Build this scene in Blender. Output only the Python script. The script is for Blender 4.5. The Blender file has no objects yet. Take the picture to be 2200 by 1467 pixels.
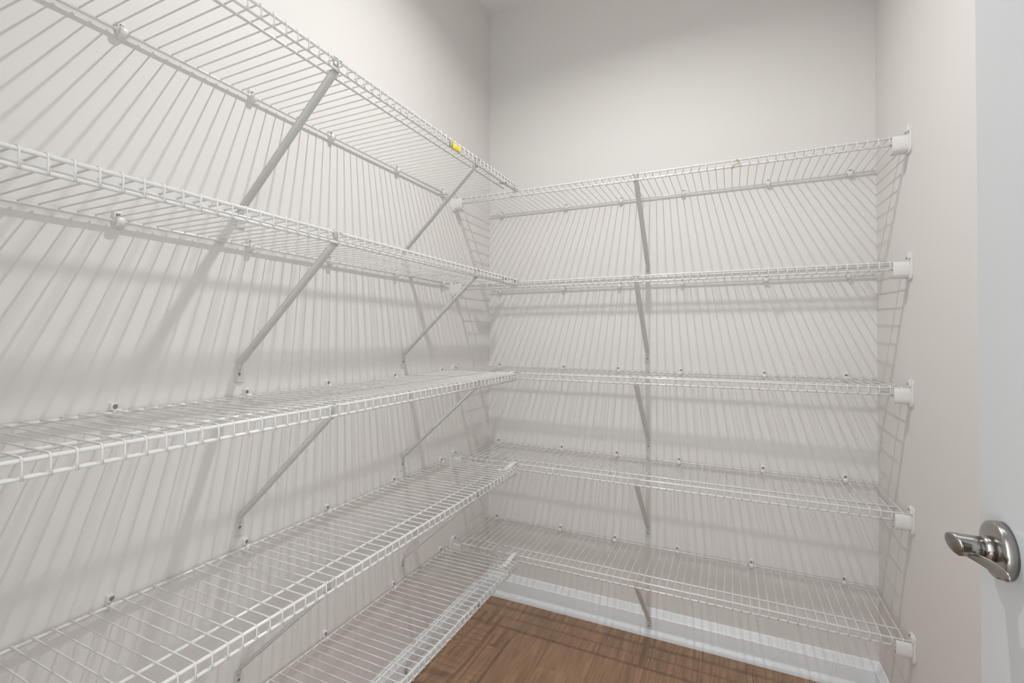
import bpy, bmesh, math, random
from mathutils import Vector, Matrix

random.seed(7)
scene = bpy.context.scene
COL = scene.collection

# ------------------------------------------------------------------ camera
CX, CY, CZ = 1.03959, -1.99604, 1.20345
YAW, PITCH, ROLL = 0.43996, 0.01221, 0.00248
FPX = 1015.4
fw = Vector((-math.sin(YAW) * math.cos(PITCH), math.cos(YAW) * math.cos(PITCH), math.sin(PITCH)))
rt = Vector((math.cos(YAW), math.sin(YAW), 0.0))
up = rt.cross(fw)
rt2 = rt * math.cos(ROLL) + up * math.sin(ROLL)
up2 = -rt * math.sin(ROLL) + up * math.cos(ROLL)
cam_data = bpy.data.cameras.new('camera')
cam = bpy.data.objects.new('camera', cam_data)
COL.objects.link(cam)
cam_data.sensor_fit = 'HORIZONTAL'
cam_data.sensor_width = 36.0
cam_data.lens = 36.0 * FPX / 2200.0
cam_data.shift_x = 8.12 / 2200.0
cam_data.shift_y = -23.18 / 2200.0
cam_data.clip_start = 0.02
m = Matrix((rt2, up2, -fw)).transposed().to_4x4()
m.translation = Vector((CX, CY, CZ))
cam.matrix_world = m
scene.camera = cam

# ------------------------------------------------------------------ light and exposure
LAMP = (0.753, -0.966, 2.684)
LAMP_R = 0.0170
LAMP_STRENGTH = 12.8      # watts
LAMP_SPREAD = 151.0
LAMP_COLOR = (1.0, 0.985, 0.965)
WORLD_COLOR = (0.945, 0.985, 1.0)
WORLD_STRENGTH = 2.85
lamp_data = bpy.data.lights.new('ceiling_lamp_light', 'AREA')
lamp_data.shape = 'DISK'
lamp_data.size = LAMP_R * 2
lamp_data.energy = LAMP_STRENGTH
lamp_data.color = LAMP_COLOR
lamp_data.spread = math.radians(LAMP_SPREAD)
lamp_light = bpy.data.objects.new('ceiling_lamp_light', lamp_data)
lamp_light.location = (LAMP[0], LAMP[1], LAMP[2] - 0.0015)
COL.objects.link(lamp_light)
scene.view_settings.view_transform = 'Standard'
scene.view_settings.look = 'None'
scene.view_settings.exposure = 0.0
scene.view_settings.gamma = 1.0
scene.view_settings.use_curve_mapping = False
world = bpy.data.worlds.new('world')
scene.world = world
world.use_nodes = True
bg = world.node_tree.nodes['Background']
bg.inputs[0].default_value = (*WORLD_COLOR, 1)
bg.inputs[1].default_value = WORLD_STRENGTH
scene.cycles.max_bounces = 16
scene.cycles.diffuse_bounces = 10

# ------------------------------------------------------------------ materials
def principled(name, color, rough=0.5, metal=0.0, spec=0.5):
    mt = bpy.data.materials.new(name)
    mt.use_nodes = True
    b = mt.node_tree.nodes['Principled BSDF']
    b.inputs['Base Color'].default_value = (*color, 1)
    b.inputs['Roughness'].default_value = rough
    b.inputs['Metallic'].default_value = metal
    b.inputs['Specular IOR Level'].default_value = spec
    return mt

def add_noise(mt, scale, amount, bump=0.0, bump_scale=None, stretch=(1, 1, 1)):
    """slight procedural variation of the base colour and a fine bump"""
    nt = mt.node_tree
    b = nt.nodes['Principled BSDF']
    base = b.inputs['Base Color'].default_value[:]
    tc = nt.nodes.new('ShaderNodeTexCoord')
    mp = nt.nodes.new('ShaderNodeMapping')
    mp.inputs['Scale'].default_value = stretch
    nt.links.new(tc.outputs['Object'], mp.inputs['Vector'])
    n = nt.nodes.new('ShaderNodeTexNoise')
    n.inputs['Scale'].default_value = scale
    n.inputs['Detail'].default_value = 4
    nt.links.new(mp.outputs['Vector'], n.inputs['Vector'])
    r = nt.nodes.new('ShaderNodeValToRGB')
    r.color_ramp.elements[0].position = 0.3
    r.color_ramp.elements[1].position = 0.7
    r.color_ramp.elements[0].color = tuple(c * (1 - amount) for c in base[:3]) + (1,)
    r.color_ramp.elements[1].color = tuple(min(1, c * (1 + amount)) for c in base[:3]) + (1,)
    nt.links.new(n.outputs['Fac'], r.inputs['Fac'])
    nt.links.new(r.outputs['Color'], b.inputs['Base Color'])
    if bump:
        n2 = nt.nodes.new('ShaderNodeTexNoise')
        n2.inputs['Scale'].default_value = bump_scale or scale
        n2.inputs['Detail'].default_value = 3
        nt.links.new(mp.outputs['Vector'], n2.inputs['Vector'])
        bp = nt.nodes.new('ShaderNodeBump')
        bp.inputs['Strength'].default_value = bump
        bp.inputs['Distance'].default_value = 0.0006
        nt.links.new(n2.outputs['Fac'], bp.inputs['Height'])
        nt.links.new(bp.outputs['Normal'], b.inputs['Normal'])
    return mt

M_WALL = add_noise(principled('wall_paint', (0.72, 0.706, 0.690), 0.62, 0, 0.3), 3.0, 0.006, 0.25, 260)
M_CEIL = add_noise(principled('ceiling_paint', (0.79, 0.78, 0.765), 0.8, 0, 0.2), 3.0, 0.006, 0.3, 220)
M_TRIM = add_noise(principled('trim_paint', (0.80, 0.83, 0.865), 0.33, 0, 0.5), 6.0, 0.008)
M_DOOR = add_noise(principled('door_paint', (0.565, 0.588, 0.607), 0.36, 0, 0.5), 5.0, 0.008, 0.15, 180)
M_WIRE = add_noise(principled('white_coated_wire', (0.71, 0.708, 0.698), 0.17, 0, 0.5), 40.0, 0.01)
M_PLASTIC = add_noise(principled('white_plastic', (0.735, 0.73, 0.72), 0.38, 0, 0.5), 30.0, 0.01)
M_BRACE = add_noise(principled('enamelled_brace_steel', (0.61, 0.613, 0.60), 0.35, 0, 0.5), 30.0, 0.01)
M_CLIPSTEEL = add_noise(principled('zinc_clip_steel', (0.60, 0.62, 0.60), 0.38, 0.35, 0.5), 60.0, 0.04)
M_SCREW = add_noise(principled('screw_steel', (0.30, 0.29, 0.28), 0.35, 0.8, 0.5), 80.0, 0.06)
M_SLOT = principled('screw_recess', (0.06, 0.06, 0.06), 0.6)
M_NICKEL = add_noise(principled('brushed_nickel', (0.40, 0.385, 0.365), 0.24, 1.0, 0.5), 90.0, 0.03, 0.05, 400, (1, 12, 1))
M_DARK = principled('dark_subfloor', (0.02, 0.018, 0.016), 0.9)  # near-black colour of the slab under the planks
M_YELLOW = add_noise(principled('yellow_sticker', (0.80, 0.57, 0.02), 0.5), 60.0, 0.05)
M_BEIGE = add_noise(principled('beige_sticker_end', (0.27, 0.235, 0.155), 0.5), 60.0, 0.15)
M_TIE = add_noise(principled('olive_twist_tie', (0.36, 0.32, 0.19), 0.6), 60.0, 0.15)

def emissive(name, color, strength):
    mt = bpy.data.materials.new(name)
    mt.use_nodes = True
    nt = mt.node_tree
    nt.nodes.remove(nt.nodes['Principled BSDF'])
    e = nt.nodes.new('ShaderNodeEmission')
    e.inputs[0].default_value = (*color, 1)
    e.inputs[1].default_value = strength
    nt.links.new(e.outputs[0], nt.nodes['Material Output'].inputs[0])
    return mt
M_LAMP = emissive('lit_diffuser', LAMP_COLOR, 6.0)

def wood():
    mt = bpy.data.materials.new('oak_laminate')
    mt.use_nodes = True
    nt = mt.node_tree
    N, L = nt.nodes, nt.links
    b = N['Principled BSDF']
    tc = N.new('ShaderNodeTexCoord')
    oi = N.new('ShaderNodeObjectInfo')
    off = N.new('ShaderNodeVectorMath'); off.operation = 'SCALE'
    off.inputs[0].default_value = (7.3, 13.1, 3.7)
    L.new(oi.outputs['Random'], off.inputs['Scale'])
    ad = N.new('ShaderNodeVectorMath'); ad.operation = 'ADD'
    L.new(tc.outputs['Object'], ad.inputs[0]); L.new(off.outputs[0], ad.inputs[1])
    mp = N.new('ShaderNodeMapping'); mp.inputs['Scale'].default_value = (1.0, 0.10, 1.0)
    L.new(ad.outputs[0], mp.inputs['Vector'])
    # cathedral figure: contour lines of a stretched noise
    n1 = N.new('ShaderNodeTexNoise'); n1.inputs['Scale'].default_value = 9; n1.inputs['Detail'].default_value = 1.5
    L.new(mp.outputs[0], n1.inputs['Vector'])
    mul = N.new('ShaderNodeMath'); mul.operation = 'MULTIPLY'; mul.inputs[1].default_value = 70
    L.new(n1.outputs['Fac'], mul.inputs[0])
    sn = N.new('ShaderNodeMath'); sn.operation = 'SINE'; L.new(mul.outputs[0], sn.inputs[0])
    # fine pores
    mp2 = N.new('ShaderNodeMapping'); mp2.inputs['Scale'].default_value = (1.0, 0.035, 1.0)
    L.new(ad.outputs[0], mp2.inputs['Vector'])
    n2 = N.new('ShaderNodeTexNoise'); n2.inputs['Scale'].default_value = 300; n2.inputs['Detail'].default_value = 4; n2.inputs['Roughness'].default_value = 0.65
    L.new(mp2.outputs[0], n2.inputs['Vector'])
    # broad streaks
    n3 = N.new('ShaderNodeTexNoise'); n3.inputs['Scale'].default_value = 30; n3.inputs['Detail'].default_value = 4; n3.inputs['Roughness'].default_value = 0.5
    L.new(mp.outputs[0], n3.inputs['Vector'])
    a1 = N.new('ShaderNodeMath'); a1.operation = 'MULTIPLY_ADD'; a1.inputs[1].default_value = 0.05
    soft = N.new('ShaderNodeMath'); soft.operation = 'MULTIPLY_ADD'; soft.inputs[1].default_value = 0.5; soft.inputs[2].default_value = 0.25
    L.new(n3.outputs['Fac'], soft.inputs[0])
    L.new(sn.outputs[0], a1.inputs[0]); L.new(soft.outputs[0], a1.inputs[2])
    a2 = N.new('ShaderNodeMath'); a2.operation = 'MULTIPLY_ADD'; a2.inputs[1].default_value = 0.78
    L.new(n2.outputs['Fac'], a2.inputs[0]); L.new(a1.outputs[0], a2.inputs[2])
    a3 = N.new('ShaderNodeMath'); a3.operation = 'MULTIPLY_ADD'; a3.inputs[1].default_value = 0.16
    L.new(oi.outputs['Random'], a3.inputs[0]); L.new(a2.outputs[0], a3.inputs[2])
    r = N.new('ShaderNodeValToRGB')
    e = r.color_ramp.elements
    e[0].position = 0.30; e[0].color = (0.215, 0.130, 0.080, 1)
    e[1].position = 0.90; e[1].color = (0.480, 0.315, 0.205, 1)
    mid = e.new(0.60); mid.color = (0.330, 0.206, 0.128, 1)
    sc = N.new('ShaderNodeMath'); sc.operation = 'MULTIPLY_ADD'; sc.inputs[1].default_value = 1.0; sc.inputs[2].default_value = -0.42
    L.new(a3.outputs[0], sc.inputs[0])
    L.new(sc.outputs[0], r.inputs['Fac'])
    L.new(r.outputs['Color'], b.inputs['Base Color'])
    b.inputs['Roughness'].default_value = 0.46
    b.inputs['Specular IOR Level'].default_value = 0.35
    bp = N.new('ShaderNodeBump'); bp.inputs['Strength'].default_value = 0.15; bp.inputs['Distance'].default_value = 0.0005
    L.new(n2.outputs['Fac'], bp.inputs['Height']); L.new(bp.outputs[0], b.inputs['Normal'])
    return mt
M_WOOD = wood()

# ------------------------------------------------------------------ mesh helpers
def add_box(bm, lo, hi, bevel=0.0, seg=2):
    lo, hi = Vector(lo), Vector(hi)
    c = (lo + hi) / 2
    s = hi - lo
    r = bmesh.ops.create_cube(bm, size=1.0)
    vs = r['verts']
    bmesh.ops.scale(bm, vec=s, verts=vs)
    bmesh.ops.translate(bm, vec=c, verts=vs)
    if bevel:
        es = list({e for v in vs for e in v.link_edges})
        bmesh.ops.bevel(bm, geom=es, offset=bevel, segments=seg, profile=0.5, affect='EDGES')

def add_sweep(bm, pts, radii, n=8, up_hint=None, closed_ends=True):
    """tube along pts; radii = number, or list of numbers, or list of (a, b) for elliptical sections"""
    pts = [Vector(p) for p in pts]
    if not isinstance(radii, (list, tuple)):
        radii = [radii] * len(pts)
    radii = [(r, r) if not isinstance(r, (list, tuple)) else r for r in radii]
    tang = []
    for i in range(len(pts)):
        a = pts[max(i - 1, 0)]; b = pts[min(i + 1, len(pts) - 1)]
        tang.append((b - a).normalized())
    ref = Vector(up_hint) if up_hint else (Vector((0, 0, 1)) if abs(tang[0].z) < 0.9 else Vector((1, 0, 0)))
    u = (ref - tang[0] * ref.dot(tang[0])).normalized()
    rings = []
    for i, p in enumerate(pts):
        t = tang[i]
        if up_hint:
            u = Vector(up_hint) - t * Vector(up_hint).dot(t)
        else:
            u = u - t * u.dot(t)
        u.normalize()
        v = t.cross(u)
        ring = [bm.verts.new(p + u * (radii[i][0] * math.cos(2 * math.pi * k / n)) + v * (radii[i][1] * math.sin(2 * math.pi * k / n))) for k in range(n)]
        rings.append(ring)
    for a, b in zip(rings[:-1], rings[1:]):
        for k in range(n):
            f = bm.faces.new((a[k], a[(k + 1) % n], b[(k + 1) % n], b[k])); f.smooth = True
    if closed_ends:
        bm.faces.new(list(reversed(rings[0])))
        bm.faces.new(rings[-1])

def add_prism(bm, poly, axis, lo, hi):
    """extrude a 2D polygon (the two remaining axes in xyz order) along axis from lo to hi"""
    def mk(p, t):
        q = [p[0], p[1]]
        q.insert(axis, t)
        return bm.verts.new(q)
    a = [mk(p, lo) for p in poly]
    b = [mk(p, hi) for p in poly]
    n = len(poly)
    for k in range(n):
        bm.faces.new((a[k], a[(k + 1) % n], b[(k + 1) % n], b[k]))
    bm.faces.new(list(reversed(a)))
    bm.faces.new(b)

def add_lathe(bm, prof, origin, axis, n=32):
    """revolve (along, radius) profile round axis direction"""
    ax = Vector(axis).normalized()
    u = ax.orthogonal().normalized(); v = ax.cross(u)
    o = Vector(origin)
    rings = []
    for h, r in prof:
        if r < 1e-6:
            rings.append([bm.verts.new(o + ax * h)])
        else:
            rings.append([bm.verts.new(o + ax * h + u * r * math.cos(2 * math.pi * k / n) + v * r * math.sin(2 * math.pi * k / n)) for k in range(n)])
    for a, b in zip(rings[:-1], rings[1:]):
        for k in range(n):
            if len(a) == 1 and len(b) == 1: continue
            if len(a) == 1: f = bm.faces.new((a[0], b[(k + 1) % n], b[k]))
            elif len(b) == 1: f = bm.faces.new((a[k], a[(k + 1) % n], b[0]))
            else: f = bm.faces.new((a[k], a[(k + 1) % n], b[(k + 1) % n], b[k]))
            f.smooth = True

def mesh_of(name, bm, mat):
    bmesh.ops.recalc_face_normals(bm, faces=bm.faces)
    me = bpy.data.meshes.new(name)
    bm.to_mesh(me); bm.free()
    for mm in (mat if isinstance(mat, (list, tuple)) else [mat]):
        me.materials.append(mm)
    return me

def obj(name, data, parent=None, loc=None, rot=None):
    o = bpy.data.objects.new(name, data)
    COL.objects.link(o)
    if parent: o.parent = parent
    if loc: o.location = loc
    if rot: o.rotation_euler = rot
    return o

def part(name, bm, mat, parent=None, loc=None):
    return obj(name, mesh_of(name, bm, mat), parent, loc)

def tag(o, label, cat, group=None):
    o['label'] = label; o['category'] = cat
    if group: o['group'] = group
    return o

def thing(name, label, cat, loc, group=None):
    return tag(obj(name, None, None, loc), label, cat, group)

def structure(o, label=None):
    o['kind'] = 'structure'
    if label: o['label'] = label
    return o

# ------------------------------------------------------------------ room
W = 1.49195
CEIL = 2.752
FRONT = -1.955            # inner face of the wall with the doorway
SK = 0.0145               # the right wall runs very slightly out of square
DOOR_X0, DOOR_X1, DOOR_H = 0.585, 1.338, 2.045

def right_x(y): return W - SK * y

bm = bmesh.new(); add_box(bm, (-0.10, -2.075, -0.02), (0.0, 0.10, CEIL))
structure(part('wall_left', bm, M_WALL), 'greige left wall carrying five wire shelves'); wl = bpy.data.objects['wall_left']
bm = bmesh.new(); add_box(bm, (0.0, 0.0, -0.02), (W + 0.1, 0.10, CEIL))
structure(part('wall_back', bm, M_WALL), 'greige back wall carrying five wire shelves')
bm = bmesh.new()
add_prism(bm, [(right_x(0), 0.0), (right_x(-2.075), -2.075), (right_x(-2.075) + 0.1, -2.075), (right_x(0) + 0.1, 0.0)], 2, -0.02, CEIL)
structure(part('wall_right', bm, M_WALL), 'bare greige right wall behind the open door')
bm = bmesh.new()
add_box(bm, (0.0, -2.075, -0.02), (DOOR_X0 - 0.02, FRONT, CEIL))
add_box(bm, (DOOR_X1 + 0.02, -2.075, -0.02), (right_x(-2.0), FRONT, CEIL))
add_box(bm, (DOOR_X0 - 0.02, -2.075, DOOR_H + 0.02), (DOOR_X1 + 0.02, FRONT, CEIL))
structure(part('wall_front', bm, M_WALL), 'greige wall with the doorway behind the camera')
bm = bmesh.new(); add_box(bm, (-0.1, -2.075, CEIL), (W + 0.15, 0.1, CEIL + 0.05))
structure(part('ceiling', bm, M_CEIL), 'plain off-white ceiling')

# floor: dark sub-floor with one object per laminate plank
bm = bmesh.new(); add_box(bm, (-0.1, -2.9, -0.05), (W + 0.15, 0.1, -0.009))
floor = structure(part('floor', bm, M_DARK), 'brown oak laminate floor')
PW = 0.178
xb = [0.395 + PW * k for k in range(-3, 8)]
ends = {0: [-0.95], 1: [-0.62, -1.8], 2: [-1.25], 3: [-0.37, -1.58], 4: [-1.02, -2.2], 5: [-0.75, -1.9], 6: [-1.35], 7: [-0.52, -1.7], 8: [-1.1], 9: [-0.8]}
for i in range(len(xb) - 1):
    x0, x1 = max(xb[i], 0.001), min(xb[i + 1], W + 0.035)
    if x1 - x0 < 0.01: continue
    ys = [-0.002] + ends.get(i, [-1.0]) + [-2.88]
    for a, b in zip(ys[:-1], ys[1:]):
        bm = bmesh.new()
        w2, l2 = (x1 - x0) / 2 - 0.0003, (a - b) / 2 - 0.0003
        add_box(bm, (-w2, -l2, -0.0085), (w2, l2, 0.0), 0.0006, 1)
        part('plank', bm, M_WOOD, floor, ((x0 + x1) / 2, (a + b) / 2, 0.0))

# baseboards: eased top, flat face, shoe moulding at the floor
def base_profile(s):
    """(distance from wall, height), s = sign of the direction away from the wall"""
    p = [(0, 0.0), (0.0150, 0.0), (0.0150, 0.0755), (0.0146, 0.0770), (0.0128, 0.0785), (0.0108, 0.0835), (0.0088, 0.0890), (0.0066, 0.0950), (0.0048, 0.1005), (0.0030, 0.1040), (0.0, 0.1055)]
    return [(s * a, b) for a, b in p]
def shoe_profile(s):
    p = [(0.0150, 0.0005), (0.0290, 0.0005), (0.0290, 0.006)]
    p += [(0.0150 + 0.014 * math.cos(t), 0.006 + 0.021 * math.sin(t)) for t in [math.radians(a) for a in (15, 30, 45, 60, 75, 90)]]
    return [(s * a, b) for a, b in p]
def smooth_faces(bm):
    for f in bm.faces:
        f.smooth = False
bm = bmesh.new(); add_prism(bm, base_profile(-1), 0, 0.0, W)
bb = structure(part('baseboard_back', bm, M_TRIM), 'cool white baseboard below the back-wall shelves')
bm = bmesh.new(); add_prism(bm, shoe_profile(-1), 0, 0.0150, W - 0.0150)
part('shoe_moulding', bm, M_TRIM, bb)
bm = bmesh.new(); add_prism(bm, base_profile(1), 1, FRONT, -0.0002)
bl = structure(part('baseboard_left', bm, M_TRIM), 'cool white baseboard below the left-wall shelves')
bm = bmesh.new(); add_prism(bm, shoe_profile(1), 1, FRONT, -0.0150)
part('shoe_moulding', bm, M_TRIM, bl)
bm = bmesh.new(); add_prism(bm, base_profile(-1), 1, FRONT, -0.0002)
br = part('baseboard_right', bm, M_TRIM)
structure(br, 'cool white baseboard along the bare right wall')
br.location = (W, 0, 0); br.rotation_euler = (0, 0, math.atan(SK))
bm = bmesh.new(); add_prism(bm, shoe_profile(-1), 1, FRONT, -0.0150)
part('shoe_moulding', bm, M_TRIM, br)

# door jamb (behind the camera, frames the doorway)
bm = bmesh.new()
add_box(bm, (DOOR_X0 - 0.02, -2.08, 0), (DOOR_X0, FRONT + 0.005, DOOR_H))
add_box(bm, (DOOR_X1, -2.08, 0), (DOOR_X1 + 0.02, FRONT + 0.005, DOOR_H))
add_box(bm, (DOOR_X0 - 0.02, -2.08, DOOR_H), (DOOR_X1 + 0.02, FRONT + 0.005, DOOR_H + 0.02))
structure(part('trim_1', bm, M_TRIM), 'white door jamb round the doorway')

# ------------------------------------------------------------------ open door with lever handle
HINGE = Vector((1.332, -1.935, 0.0))
EDGE = Vector((1.3235, -1.199, 0.0))
dlen = (EDGE - HINGE).length
dang = math.atan2(-(EDGE.x - HINGE.x), EDGE.y - HINGE.y)
door = obj('door_1', None, None, HINGE, (0, 0, dang))
structure(door, 'open white slab door with brushed nickel lever at the right edge')
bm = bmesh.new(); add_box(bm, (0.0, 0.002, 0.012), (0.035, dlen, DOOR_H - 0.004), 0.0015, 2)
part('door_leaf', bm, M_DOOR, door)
hy = dlen - 0.0590       # backset
hz = 0.9585
hd = obj('door_handle', None, door, (0.0, hy, hz))
bm = bmesh.new()
add_lathe(bm, [(0.0, 0.0), (0.0, 0.0322), (0.0085, 0.0322), (0.0105, 0.0316), (0.0116, 0.0302), (0.0120, 0.0280), (0.0122, 0.018), (0.0122, 0.0)], (0, 0, 0), (-1, 0, 0), 48)
part('rose', bm, M_NICKEL, hd)
bm = bmesh.new()
add_lathe(bm, [(0.012, 0.0), (0.012, 0.0142), (0.0165, 0.0142), (0.0195, 0.0136), (0.0205, 0.0125), (0.0205, 0.0)], (0, 0, 0), (-1, 0, 0), 36)
part('neck_ring', bm, M_NICKEL, hd)
bm = bmesh.new()
add_lathe(bm, [(0.0195, 0.0), (0.0195, 0.0122), (0.030, 0.0124), (0.042, 0.0128), (0.0560, 0.0130), (0.0560, 0.0)], (0, 0, 0), (-1, 0, 0), 40)
bmesh.ops.recalc_face_normals(bm, faces=bm.faces)
r = bmesh.ops.bisect_plane(bm, geom=bm.verts[:] + bm.edges[:] + bm.faces[:], plane_co=(-0.0465, 0.0, 0.0), plane_no=Vector((-0.94, -0.28, -0.20)).normalized(), clear_outer=True)
edges = [e for e in r['geom_cut'] if isinstance(e, bmesh.types.BMEdge)]
cap = bmesh.ops.contextual_create(bm, geom=edges)
bmesh.ops.bevel(bm, geom=edges, offset=0.0030, segments=5, profile=0.5, affect='EDGES')
for f in bm.faces: f.smooth = True
part('lever_neck', bm, M_NICKEL, hd)
bm = bmesh.new()
pth = [(-0.0340, 0.0050, -0.0070), (-0.0338, -0.0010, -0.0082), (-0.0320, -0.0090, -0.0080), (-0.0295, -0.0200, -0.0070), (-0.0270, -0.0330, -0.0064), (-0.0252, -0.0460, -0.0060), (-0.0240, -0.0580, -0.0060), (-0.0236, -0.0660, -0.0060), (-0.0236, -0.0690, -0.0060)]
rad = [(0.0035, 0.0045), (0.0040, 0.0045), (0.0043, 0.0036), (0.0054, 0.0030), (0.0064, 0.0028), (0.0068, 0.0027), (0.0064, 0.0025), (0.0048, 0.0020), (0.0016, 0.0009)]
add_sweep(bm, pth, rad, 20, up_hint=(0, 0, 1))
lv = part('lever_blade', bm, M_NICKEL, hd)
sub = lv.modifiers.new('smooth', 'SUBSURF'); sub.levels = 1; sub.render_levels = 2
bm = bmesh.new()
add_lathe(bm, [(0.0, 0.0), (0.0, 0.0022), (0.0008, 0.0020), (0.0008, 0.0)], (-0.0225, -0.0055, -0.0108), (0, -0.45, -0.9), 12)
part('set_screw', bm, M_SLOT, hd)
# latch plate on the far edge and hinges on the near edge
bm = bmesh.new(); add_box(bm, (0.006, dlen - 0.001, hz - 0.028), (0.029, dlen + 0.0012, hz + 0.028), 0.0008, 1)
part('latch_plate', bm, M_NICKEL, door)
for z in (0.25, 1.03, 1.80):
    bm = bmesh.new()
    add_sweep(bm, [(-0.004, 0.0, z - 0.045), (-0.004, 0.0, z + 0.045)], 0.0055, 12)
    part('hinge', bm, M_NICKEL, door)

# ------------------------------------------------------------------ ceiling lamp (above the frame)
lamp = thing('ceiling_light', 'round white flush disk light in the middle of the ceiling', 'lamp', (LAMP[0], LAMP[1], CEIL))
h = CEIL - LAMP[2]
bm = bmesh.new()
add_lathe(bm, [(0.0, 0.0), (0.0, 0.092), (h * 0.55, 0.090), (h * 0.9, 0.080), (h + 0.003, LAMP_R + 0.004), (h + 0.003, LAMP_R + 0.001), (h * 0.9, LAMP_R + 0.001), (h * 0.9, 0.0)], (0, 0, 0), (0, 0, -1), 48)
part('trim_ring', bm, M_PLASTIC, lamp)
bm = bmesh.new()
add_lathe(bm, [(h, 0.0), (h, LAMP_R)], (0, 0, 0), (0, 0, -1), 48)
for f in bm.faces:
    f.normal_update()
me = bpy.data.meshes.new('diffuser'); 
bmesh.ops.recalc_face_normals(bm, faces=bm.faces)
bm.to_mesh(me); bm.free(); me.materials.append(M_LAMP)
obj('diffuser', me, lamp)

# ------------------------------------------------------------------ wire shelves
D_L, D_B = 0.3063, 0.3136        # wall to front rods, left run and back run
MID = 0.0556                     # middle rod behind the front rods
LIP = 0.0200                     # front top rod to front bottom rod
BACK = 0.0100                    # wall to rear rod
ROD = 0.0031
WIRE = 0.00145
PITCH_W = 0.0254
Z = {1: 0.3545, 2: 0.7075, 3: 1.0602, 4: 1.4158, 5: 1.7724}
LEVEL = {5: 'topmost', 4: 'second-highest', 3: 'middle', 2: 'second-lowest', 1: 'bottom'}
PHASE_L = {5: 0.013, 4: 0.107, 3: 0.345, 2: 0.08, 1: 0.411}
PHASE_B = {5: 0.161, 4: 0.154, 3: 0.09, 2: 0.134, 1: 0.057}
Y_END = -0.3663                  # far end of the left run
Y_NEAR = -1.915                  # near end of the left run

def wire_path(D, left=True):
    """deck wire in (away-from-wall, z): hooks over the rear rod, over the front rod and down to the bottom rod"""
    zt = ROD + WIRE - 0.0004
    p = [(BACK - 0.0040, -0.0012), (BACK - 0.0036, 0.0012), (BACK - 0.0020, zt - 0.0004), (BACK + 0.0015, zt), (D - MID, zt), (D - 0.010, zt)]
    rb = 0.0056
    cx, cz = D + ROD + WIRE - 0.0004 - rb, zt - rb
    for k in range(0, 6):
        t = math.radians(90 - 18 * k)
        p.append((cx + rb * math.cos(t), cz + rb * math.sin(t)))
    p.append((cx + rb, -LIP * 0.6))
    p.append((cx + rb, -LIP - 0.0030))
    return p

def rod_mesh(axis, a, b, name):
    bm = bmesh.new()
    if axis == 'y':
        pts = [(0, a, 0), (0, a + 0.0006, 0), (0, b - 0.0006, 0), (0, b, 0)]
    else:
        pts = [(a, 0, 0), (a + 0.0006, 0, 0), (b - 0.0006, 0, 0), (b, 0, 0)]
    add_sweep(bm, pts, [ROD * 0.75, ROD, ROD, ROD * 0.75], 12)
    return mesh_of(name, bm, M_WIRE)

bm = bmesh.new(); add_sweep(bm, [(x, 0, z) for x, z in wire_path(D_L)], WIRE, 8, up_hint=(0, 1, 0))
WIRE_L = mesh_of('deck_wire_left_run', bm, M_WIRE)
bm = bmesh.new(); add_sweep(bm, [(0, -x, z) for x, z in wire_path(D_B)], WIRE, 8, up_hint=(1, 0, 0))
WIRE_B = mesh_of('deck_wire_back_run', bm, M_WIRE)

LEN = Y_END - Y_NEAR
ROD_L = rod_mesh('y', -LEN, 0.0, 'long_rod_left_run')
X_R = right_x(-D_B)
for n in (5, 4, 3, 2, 1):
    sh = thing('wire_shelf', 'white wire shelf on the left wall, %s of its five' % LEVEL[n], 'shelf', (0, Y_END, Z[n]), 'left-wall wire shelves')
    obj('rear_rod', ROD_L, sh, (BACK, 0, 0))
    obj('middle_rod', ROD_L, sh, (D_L - MID, 0, 0))
    obj('front_top_rod', ROD_L, sh, (D_L, 0, 0))
    obj('front_bottom_rod', ROD_L, sh, (D_L, 0, -LIP))
    k0 = math.ceil(Y_NEAR / PITCH_W)
    k = k0
    while True:
        y = (k + PHASE_L[n]) * PITCH_W
        k += 1
        if y < Y_NEAR + 0.004: continue
        if y > Y_END - 0.0025: break
        obj('deck_wire', WIRE_L, sh, (0, y - Y_END, 0))
XB0, XB1 = 0.012, right_x(-D_B) - 0.006
ROD_BR = rod_mesh('x', 0.008, W - 0.004, 'rear_rod_back_run')
ROD_BM = rod_mesh('x', 0.034, 1.4800, 'middle_rod_back_run')
ROD_BF = rod_mesh('x', XB0, XB1, 'front_rod_back_run')
for n in (5, 4, 3, 2, 1):
    sh = thing('wire_shelf', 'white wire shelf on the back wall, %s of its five' % LEVEL[n], 'shelf', (0, 0, Z[n]), 'back-wall wire shelves')
    obj('rear_rod', ROD_BR, sh, (0, -BACK, 0))
    obj('middle_rod', ROD_BM, sh, (0, -(D_B - MID), 0))
    obj('front_top_rod', ROD_BF, sh, (0, -D_B, 0))
    obj('front_bottom_rod', ROD_BF, sh, (0, -D_B, -LIP))
    k = 0
    while True:
        x = (k + PHASE_B[n]) * PITCH_W
        k += 1
        if x < 0.020: continue
        if x > 1.481: break
        obj('deck_wire', WIRE_B, sh, (x, 0, 0))

# ------------------------------------------------------------------ wall clips holding the rear rods
def rounded_rect(w, h, r, cx=0.0, cy=0.0, seg=4):
    out = []
    for sx, sy, a0 in ((1, 1, 0), (-1, 1, 90), (-1, -1, 180), (1, -1, 270)):
        for k in range(seg + 1):
            t = math.radians(a0 + 90 * k / seg)
            out.append((cx + sx * (w / 2 - r) + r * math.cos(t), cy + sy * (h / 2 - r) + r * math.sin(t)))
    return out

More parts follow.
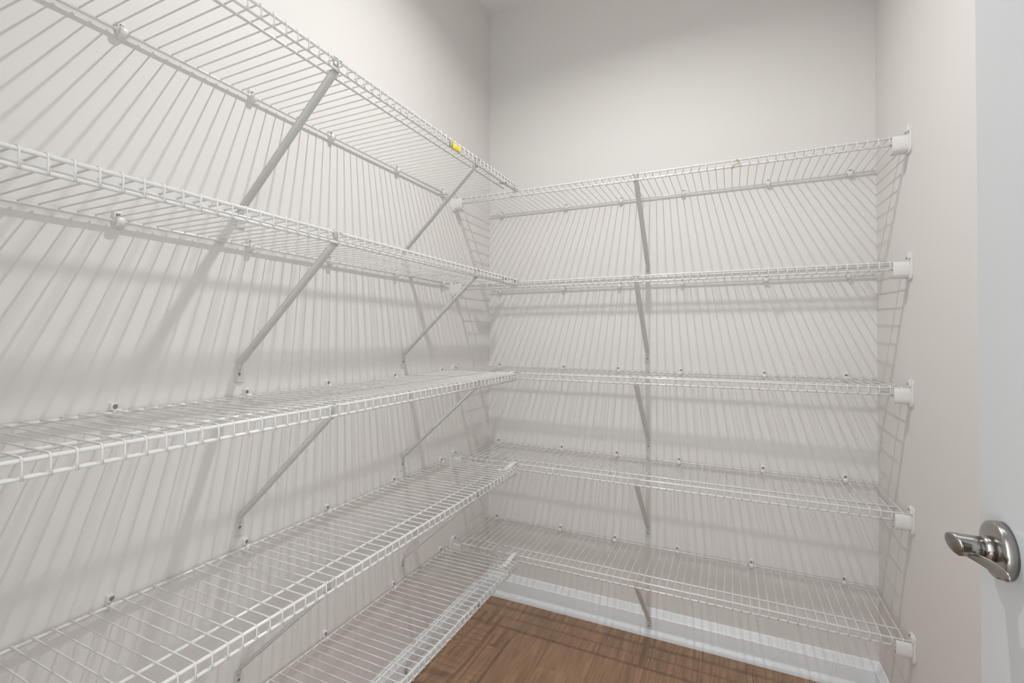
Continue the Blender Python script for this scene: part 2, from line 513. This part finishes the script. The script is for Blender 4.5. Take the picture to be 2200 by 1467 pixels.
def clip_body():
    """built for the left wall: x away from the wall, y along it, z up; origin on the wall at rod height"""
    bm = bmesh.new()
    add_prism(bm, rounded_rect(0.0145, 0.0335, 0.0025, 0, 0.0030), 0, 0.0, 0.0035)      # back tab
    add_box(bm, (0.0, -0.0064, 0.0040), (0.0062, 0.0064, 0.0185), 0.0012, 2)            # screw boss
    # cradle under and in front of the rod
    prof = []
    for k in range(0, 15):
        t = math.radians(215 + 14.2 * k)
        prof.append((BACK + 0.0082 * math.cos(t), 0.0 + 0.0105 * math.sin(t) - 0.0005))
    inner = [(BACK + 0.0034 * math.cos(math.radians(215 + 14.2 * k)), 0.0036 * math.sin(math.radians(215 + 14.2 * k))) for k in range(14, -1, -1)]
    prof = prof + inner
    def mk(p, y): return bm.verts.new((p[0], y, p[1]))
    for y0, y1, s0, s1 in ((-0.0072, -0.0048, 0.80, 1.0), (-0.0048, 0.0048, 1.0, 1.0), (0.0048, 0.0072, 1.0, 0.80)):
        def sc(p, s):
            return (BACK + (p[0] - BACK) * s, p[1] * s)
        a = [mk(sc(p, s0), y0) for p in prof]; b = [mk(sc(p, s1), y1) for p in prof]
        n = len(prof)
        for k in range(n):
            f = bm.faces.new((a[k], a[(k + 1) % n], b[(k + 1) % n], b[k])); f.smooth = True
        if y0 == -0.0072: bm.faces.new(list(reversed(a)))
        if y1 == 0.0072: bm.faces.new(b)
    bmesh.ops.remove_doubles(bm, verts=bm.verts, dist=1e-6)
    # web joining tab and cradle below the rod
    add_box(bm, (0.0, -0.0058, -0.0125), (0.0075, 0.0058, -0.0035), 0.0015, 2)
    return bm
def screw_head(r=0.0040):
    bm = bmesh.new()
    add_lathe(bm, [(0.0, 0.0), (0.0, r), (0.0007, r), (0.0014, r * 0.72), (0.0014, r * 0.35), (0.0006, r * 0.22), (0.0006, 0.0)], (0, 0, 0), (1, 0, 0), 16)
    return bm
CLIP = mesh_of('clip_body', clip_body(), M_PLASTIC)
SCREW = mesh_of('screw', screw_head(), M_SCREW)
SCREW_S = mesh_of('screw', screw_head(0.0035), M_SCREW)
ORD = ['first', 'second', 'third', 'fourth', 'fifth', 'sixth']
CLIPS_L = {5: [-0.418, -0.700, -0.994, -1.2413, -1.5085], 4: [-0.416, -0.7044, -0.9965, -1.2426, -1.5105],
           3: [-0.414, -0.704, -0.9978, -1.2475, -1.5114], 2: [-0.416, -0.7047, -0.9972, -1.2452, -1.5134],
           1: [-0.417, -0.7029, -1.0015]}
CLIPS_B = {5: [0.0722, 0.3851, 0.626, 0.8706, 1.1666, 1.4173], 4: [0.0635, 0.3747, 0.620, 0.8665, 1.1592, 1.4101],
           3: [0.0597, 0.373, 0.6121, 0.8606, 1.1518, 1.4029], 2: [0.0535, 0.3648, 0.6062, 0.8529, 1.1459, 1.3984],
           1: [0.0472, 0.3587, 0.5983, 0.8453, 1.1064, 1.3925]}
for n in (5, 4, 3, 2, 1):
    for i, y in enumerate(CLIPS_L[n]):
        c = thing('wall_clip', 'white plastic wall clip, %s from the corner, on the %s left-wall wire shelf' % (ORD[i], LEVEL[n]), 'clip', (0, y, Z[n]), 'left-wall shelf clips')
        obj('clip_body', CLIP, c); obj('screw', SCREW, c, (0.0062, 0, 0.0117))
    for i, x in enumerate(CLIPS_B[n]):
        c = thing('wall_clip', 'white plastic wall clip, %s from the corner, on the %s back-wall wire shelf' % (ORD[i], LEVEL[n]), 'clip', (x, 0, Z[n]), 'back-wall shelf clips')
        c.rotation_euler = (0, 0, -math.pi / 2)
        obj('clip_body', CLIP, c); obj('screw', SCREW, c, (0.0062, 0, 0.0117))

# ------------------------------------------------------------------ diagonal shelf braces
def brace_parts(D, drop, wall_off, name):
    """x away from wall, y along, z up; origin on the wall at rod height. returns (arm, foot, hook, screw z)"""
    zs = -drop                                   # screw height
    foot_top = Vector((wall_off + 0.004, 0, zs + 0.024))
    top = Vector((D - 0.0065, 0, -0.0215))
    d = (top - foot_top).normalized()
    nrm = Vector((d.z, 0, -d.x))                 # points down and into the room
    # U channel, convex side towards the room
    bm = bmesh.new()
    half = [(-0.0068, -0.0035), (-0.0068, 0.0005), (-0.0058, 0.0026), (-0.0035, 0.0036), (0.0, 0.0038), (0.0035, 0.0036), (0.0058, 0.0026), (0.0068, 0.0005), (0.0068, -0.0035)]
    inn = [(0.0056, -0.0035), (0.0056, 0.0), (0.0040, 0.0020), (0.0, 0.0024), (-0.0040, 0.0020), (-0.0056, 0.0), (-0.0056, -0.0035)]
    prof = half + inn
    n = len(prof)
    Lr = (top - foot_top).length
    stations = [(-0.012, 0.55, 0.25), (0.0, 0.85, 0.7), (0.018, 1.0, 1.0), (Lr - 0.02, 1.0, 1.0), (Lr, 0.92, 0.9)]
    rings = []
    for s, sw, sd in stations:
        rings.append([bm.verts.new(foot_top + d * s + Vector((0, 1, 0)) * (p[0] * 1.3 * sw) + nrm * (p[1] * sd)) for p in prof])
    for a, b in zip(rings[:-1], rings[1:]):
        for k in range(n):
            f = bm.faces.new((a[k], a[(k + 1) % n], b[(k + 1) % n], b[k]))
            if k < 8: f.smooth = True
    bm.faces.new(list(reversed(rings[0]))); bm.faces.new(rings[-1])
    arm = mesh_of('brace_arm', bm, M_BRACE)
    # flattened foot on the wall
    bm = bmesh.new()
    poly = [(-0.0115, zs - 0.0175), (-0.0090, zs - 0.0200), (0.0090, zs - 0.0200), (0.0115, zs - 0.0175), (0.0115, zs + 0.012), (0.0105, zs + 0.020), (0.0070, zs + 0.028), (-0.0070, zs + 0.028), (-0.0105, zs + 0.020), (-0.0115, zs + 0.012)]
    add_prism(bm, poly, 0, wall_off, wall_off + 0.0022)
    es = [e for e in bm.edges if all(abs(v.co.x - wall_off - 0.0022) < 1e-6 for v in e.verts)]
    bmesh.ops.bevel(bm, geom=es, offset=0.0012, segments=2, profile=0.5, affect='EDGES')
    # embossed rib and the web that runs up into the arm
    add_sweep(bm, [(wall_off + 0.0018, 0, zs + 0.008), (wall_off + 0.0030, 0, zs + 0.016), (wall_off + 0.0045, 0, zs + 0.026), tuple(foot_top + d * 0.012)], [(0.004, 0.001), (0.0052, 0.0020), (0.0058, 0.003), (0.0055, 0.003)], 10, up_hint=(0, 1, 0))
    add_box(bm, (wall_off, -0.0085, zs - 0.0192), (wall_off + 0.0042, 0.0085, zs - 0.0160), 0.0010, 2)
    foot = mesh_of('brace_foot', bm, M_BRACE)
    # hook at the top: plate behind the lip, slot, two tabs bent over the top rod
    bm = bmesh.new()
    xo = D - ROD - 0.0016
    add_box(bm, (xo - 0.0008, -0.0078, -0.0262), (xo + 0.0008, 0.0078, -0.0062), 0.0004, 1)
    add_box(bm, (xo - 0.0008, -0.0078, -0.0062), (xo + 0.0008, -0.0040, -0.0018), 0.0003, 1)
    add_box(bm, (xo - 0.0008, 0.0040, -0.0062), (xo + 0.0008, 0.0078, -0.0018), 0.0003, 1)
    add_box(bm, (xo - 0.0090, -0.0060, -0.0262), (xo, 0.0060, -0.0240), 0.0006, 1)
    for s in (-1, 1):
        arc = []
        for k in range(0, 8):
            t = math.radians(195 - 27 * k)
            arc.append((D + (ROD + 0.0012) * math.cos(t), s * 0.0068, (ROD + 0.0012) * math.sin(t)))
        add_sweep(bm, arc, [(0.0040, 0.0007)] * len(arc), 8, up_hint=(0, 1, 0))
    hook = mesh_of('brace_hook', bm, M_CLIPSTEEL)
    return arm, foot, hook

BR = {}
def brace(wall, n, pos, tilt, label):
    D = D_L if wall == 'left' else D_B
    wo = 0.0150 if n == 1 else 0.0
    drop = {5: 0.2985, 4: 0.3015, 3: 0.3030, 2: 0.3035, 1: 0.3160}[n]
    key = (wall, n)
    if key not in BR: BR[key] = brace_parts(D, drop, wo, '')
    arm, foot, hook = BR[key]
    loc = (0, pos, Z[n]) if wall == 'left' else (pos, 0, Z[n])
    b = thing('shelf_brace', label, 'brace', loc, '%s-wall shelf braces' % wall)
    if wall == 'back': b.rotation_euler = (0, 0, -math.pi / 2)
    # the top of a brace leans a little along the wall; its two hook tabs straddle a deck wire or sit between two
    ph = (PHASE_L if wall == 'left' else PHASE_B)[n]
    half = round(((pos + tilt) / PITCH_W - ph) * 2) / 2
    tilt = (half + ph) * PITCH_W - pos
    sh = Matrix.Identity(4); sh[1][0] = tilt / D
    for nm, me in (('brace_arm', arm), ('brace_foot', foot), ('brace_hook', hook)):
        o = obj(nm, me.copy() if nm == 'brace_arm' else me, b)
        if nm == 'brace_arm': o.data.transform(sh)
        if nm == 'brace_hook': o.location = (0, tilt, 0)
    obj('screw', SCREW_S, b, (wo + 0.0022, 0, -drop))
SIDE = {0: 'near', 1: 'far'}
BL = {5: [(-1.2640, -0.0105), (-0.6545, -0.0145)], 4: [(-1.2648, -0.0085), (-0.6530, -0.0135)],
      3: [(-1.2600, -0.0145), (-0.6550, -0.0030)], 2: [(-1.2590, -0.0165), (-0.6510, -0.0045)],
      1: [(-1.2600, -0.0150), (-0.6500, 0.0060)]}
BB = {5: (0.7330, 0.0075), 4: (0.7310, 0.0090), 3: (0.7341, 0.0070), 2: (0.7318, 0.0105), 1: (0.7385, 0.0055)}
for n in (5, 4, 3, 2, 1):
    for i in (0, 1):
        if n == 1 and i == 0: continue
        y, t = BL[n][i]
        brace('left', n, y, t, 'diagonal white steel brace under the %s left-wall shelf, the one %s' % (LEVEL[n], 'nearer the camera' if i == 0 else 'nearer the corner'))
    x, t = BB[n]
    brace('back', n, x, t, 'diagonal white steel brace under the middle of the %s back-wall shelf' % LEVEL[n])

# ------------------------------------------------------------------ end brackets that cup the front lip
def bracket_body():
    """for the right wall: wall plane at x=0, shelf on the -x side, origin at the front top rod"""
    bm = bmesh.new()
    fy = -(ROD + 2 * WIRE + 0.0020)
    T = 0.0024
    # front shell with a slight belly, then the bottom shelf
    outer = [(fy - 0.0008, 0.0005), (fy - T, -0.0010), (fy - T - 0.0014, -0.012), (fy - T - 0.0018, -0.024), (fy - T - 0.0012, -0.034), (fy - T + 0.0004, -0.0400), (fy + 0.0030, -0.0438), (fy + 0.0080, -0.0452), (0.0165, -0.0452)]
    inner = [(0.0165, -0.0430), (fy + 0.0090, -0.0430), (fy + 0.0040, -0.0414), (fy + 0.0010, -0.0385), (fy - 0.0002, -0.034), (fy - 0.0006, -0.024), (fy - 0.0002, -0.012), (fy, 0.0)]
    poly = outer + inner
    n = len(poly)
    xs = [-0.0398, -0.0392, -0.004, 0.0]
    rings = []
    for i, x in enumerate(xs):
        rings.append([bm.verts.new((x, p[0], p[1])) for p in poly])
    for a, b in zip(rings[:-1], rings[1:]):
        for k in range(n):
            f = bm.faces.new((a[k], a[(k + 1) % n], b[(k + 1) % n], b[k])); f.smooth = True
    bm.faces.new(list(reversed(rings[0]))); bm.faces.new(rings[-1])
    # rail under the lip
    add_box(bm, (-0.036, -0.0035, -0.0300), (0.0, 0.0150, -0.0270), 0.0008, 1)
    return bm
def bracket_flange():
    bm = bmesh.new()
    poly = [(-0.0250, 0.001), (-0.0250, -0.037), (-0.0225, -0.045), (-0.0175, -0.0505), (0.0120, -0.0505), (0.0200, -0.044), (0.0240, -0.030), (0.0240, 0.004),
            (0.0205, 0.0130), (0.0140, 0.0205), (0.0040, 0.0245), (-0.0130, 0.0245), (-0.0205, 0.0225), (-0.0250, 0.0180)]
    add_prism(bm, poly, 0, -0.0050, 0.0)
    es = [e for e in bm.edges if all(abs(v.co.x + 0.0050) < 1e-6 for v in e.verts)]
    bmesh.ops.bevel(bm, geom=es, offset=0.0015, segments=2, profile=0.5, affect='EDGES')
    # thicker head of the tab
    add_box(bm, (-0.0095, -0.0255, 0.0065), (-0.0040, -0.0090, 0.0250), 0.0025, 3)
    return bm
BODY = mesh_of('bracket_cup', bracket_body(), M_PLASTIC)
FLANGE = mesh_of('wall_flange', bracket_flange(), M_PLASTIC)
bmx = bracket_body(); bmesh.ops.scale(bmx, vec=(-1, 1, 1), verts=bmx.verts); BODY_M = mesh_of('bracket_cup', bmx, M_PLASTIC)
bmx = bracket_flange(); bmesh.ops.scale(bmx, vec=(-1, 1, 1), verts=bmx.verts); FLANGE_M = mesh_of('wall_flange', bmx, M_PLASTIC)
for n in (5, 4, 3, 2, 1):
    e = thing('end_bracket', 'white plastic end bracket on the right wall holding the %s back-wall shelf' % LEVEL[n], 'bracket', (right_x(-D_B), -D_B, Z[n]), 'right-wall end brackets')
    obj('bracket_cup', BODY, e); obj('wall_flange', FLANGE, e)
    for dy, dz in ((0.0085, 0.0120), (-0.0025, 0.0190)):
        obj('screw', SCREW_S, e, (-0.0050, dy, dz), (0, 0, math.pi))
    e = thing('end_bracket', 'white plastic end bracket on the left wall under the %s back-wall shelf' % LEVEL[n], 'bracket', (0.0, -D_B, Z[n]), 'left-wall end brackets')
    obj('bracket_cup', BODY_M, e); obj('wall_flange', FLANGE_M, e)
    for dy, dz in ((0.0085, 0.0120), (-0.0025, 0.0190)):
        obj('screw', SCREW_S, e, (0.0050, dy, dz))

# ------------------------------------------------------------------ corner joiner plates
for n in (5, 4, 3, 2, 1):
    j = thing('corner_joiner', 'flat white joiner plate linking the %s left and back shelves at the corner' % LEVEL[n], 'joiner', (0.279, -0.3660, Z[n]), 'corner joiner plates')
    bm = bmesh.new()
    w = 0.0090
    # strip: hooked over the back run's front rod, dips under the left run's deck wires
    y0 = -D_B + 0.3660
    path = [(y0 + 0.0062, -0.0030), (y0 + 0.0062, 0.0028), (y0 + 0.0050, 0.0066), (y0 - 0.0060, 0.0070), (y0 - 0.030, 0.0068), (0.004, 0.0050), (-0.006, 0.0012), (-0.040, 0.0010), (-0.060, 0.0010)]
    th = 0.0014
    def strip(path, x0, x1):
        tops, bots = [], []
        for i, (y, z) in enumerate(path):
            a = Vector(path[max(i - 1, 0)]); b = Vector(path[min(i + 1, len(path) - 1)])
            t = (b - a).normalized(); nn = Vector((t.y, -t.x))
            tops.append(((y + nn.x * -th / 2), (z + nn.y * -th / 2))); bots.append(((y + nn.x * th / 2), (z + nn.y * th / 2)))
        poly = tops + bots[::-1]
        add_prism(bm, poly, 0, x0, x1)
    strip(path, -w, w)
    part('joiner_strip', bm, M_PLASTIC, j)
    bm = bmesh.new()
    add_box(bm, (-0.0190, -0.0640, 0.0003), (0.0090, -0.0480, 0.0017), 0.0004, 1)
    add_box(bm, (-0.0190, -0.0640, 0.0010), (-0.0040, -0.0560, 0.0066), 0.0006, 1)
    part('joiner_tab', bm, M_PLASTIC, j)

# ------------------------------------------------------------------ sticker and twist tie left on the top shelves
st = thing('sticker', 'small yellow sticker wrapped in the front lip of the topmost left-wall shelf', 'sticker', (D_L, -0.8155, Z[5] - 0.010))
bm = bmesh.new()
def curved(bm, y0, y1, bow):
    ny = 8
    front, back = [], []
    for i in range(ny + 1):
        y = y0 + (y1 - y0) * i / ny
        row = []
        for kz in range(5):
            z = -0.0125 + 0.0185 * kz / 4
            x = 0.0036 - bow * math.sin(math.pi * kz / 4) * 0.12
            row.append((x, y, z))
        front.append([bm.verts.new(p) for p in row]); back.append([bm.verts.new((p[0] - 0.0004, p[1], p[2])) for p in row])
    for g in (front, back):
        for i in range(ny):
            for k in range(4):
                f = bm.faces.new((g[i][k], g[i + 1][k], g[i + 1][k + 1], g[i][k + 1])); f.smooth = True
    for i in range(ny):
        for k in (0, 4): bm.faces.new((front[i][k], front[i + 1][k], back[i + 1][k], back[i][k]))
    for i in (0, ny):
        for k in range(4): bm.faces.new((front[i][k], front[i][k + 1], back[i][k + 1], back[i][k]))
curved(bm, -0.012, 0.0310, 0.0015)
part('yellow_panel', bm, M_YELLOW, st)
bm = bmesh.new(); curved(bm, -0.0300, -0.012, 0.0015)
pe = part('beige_end', bm, M_BEIGE, st); pe['label'] = 'beige half-peeled end'
tt = bmesh.new()
add_sweep(tt, [(-0.020, -0.006, -0.0150), (-0.0165, -0.0070, -0.0085), (-0.010, -0.0075, -0.0015), (-0.003, -0.0070, -0.0010), (0.003, -0.0045, 0.0005), (0.0005, -0.0035, 0.0060), (-0.004, -0.0045, 0.0120), (-0.0045, -0.0015, 0.0165), (-0.0055, 0.003, 0.0160), (-0.0060, 0.0045, 0.0110)], [(0.0022, 0.0010)] * 10, 8)
tie = part('twist_tie', tt, M_TIE, None, (1.064, -D_B - 0.001, Z[5] - 0.014))
tag(tie, 'short olive twist tie knotted on the front lip of the topmost back-wall shelf', 'twist tie')
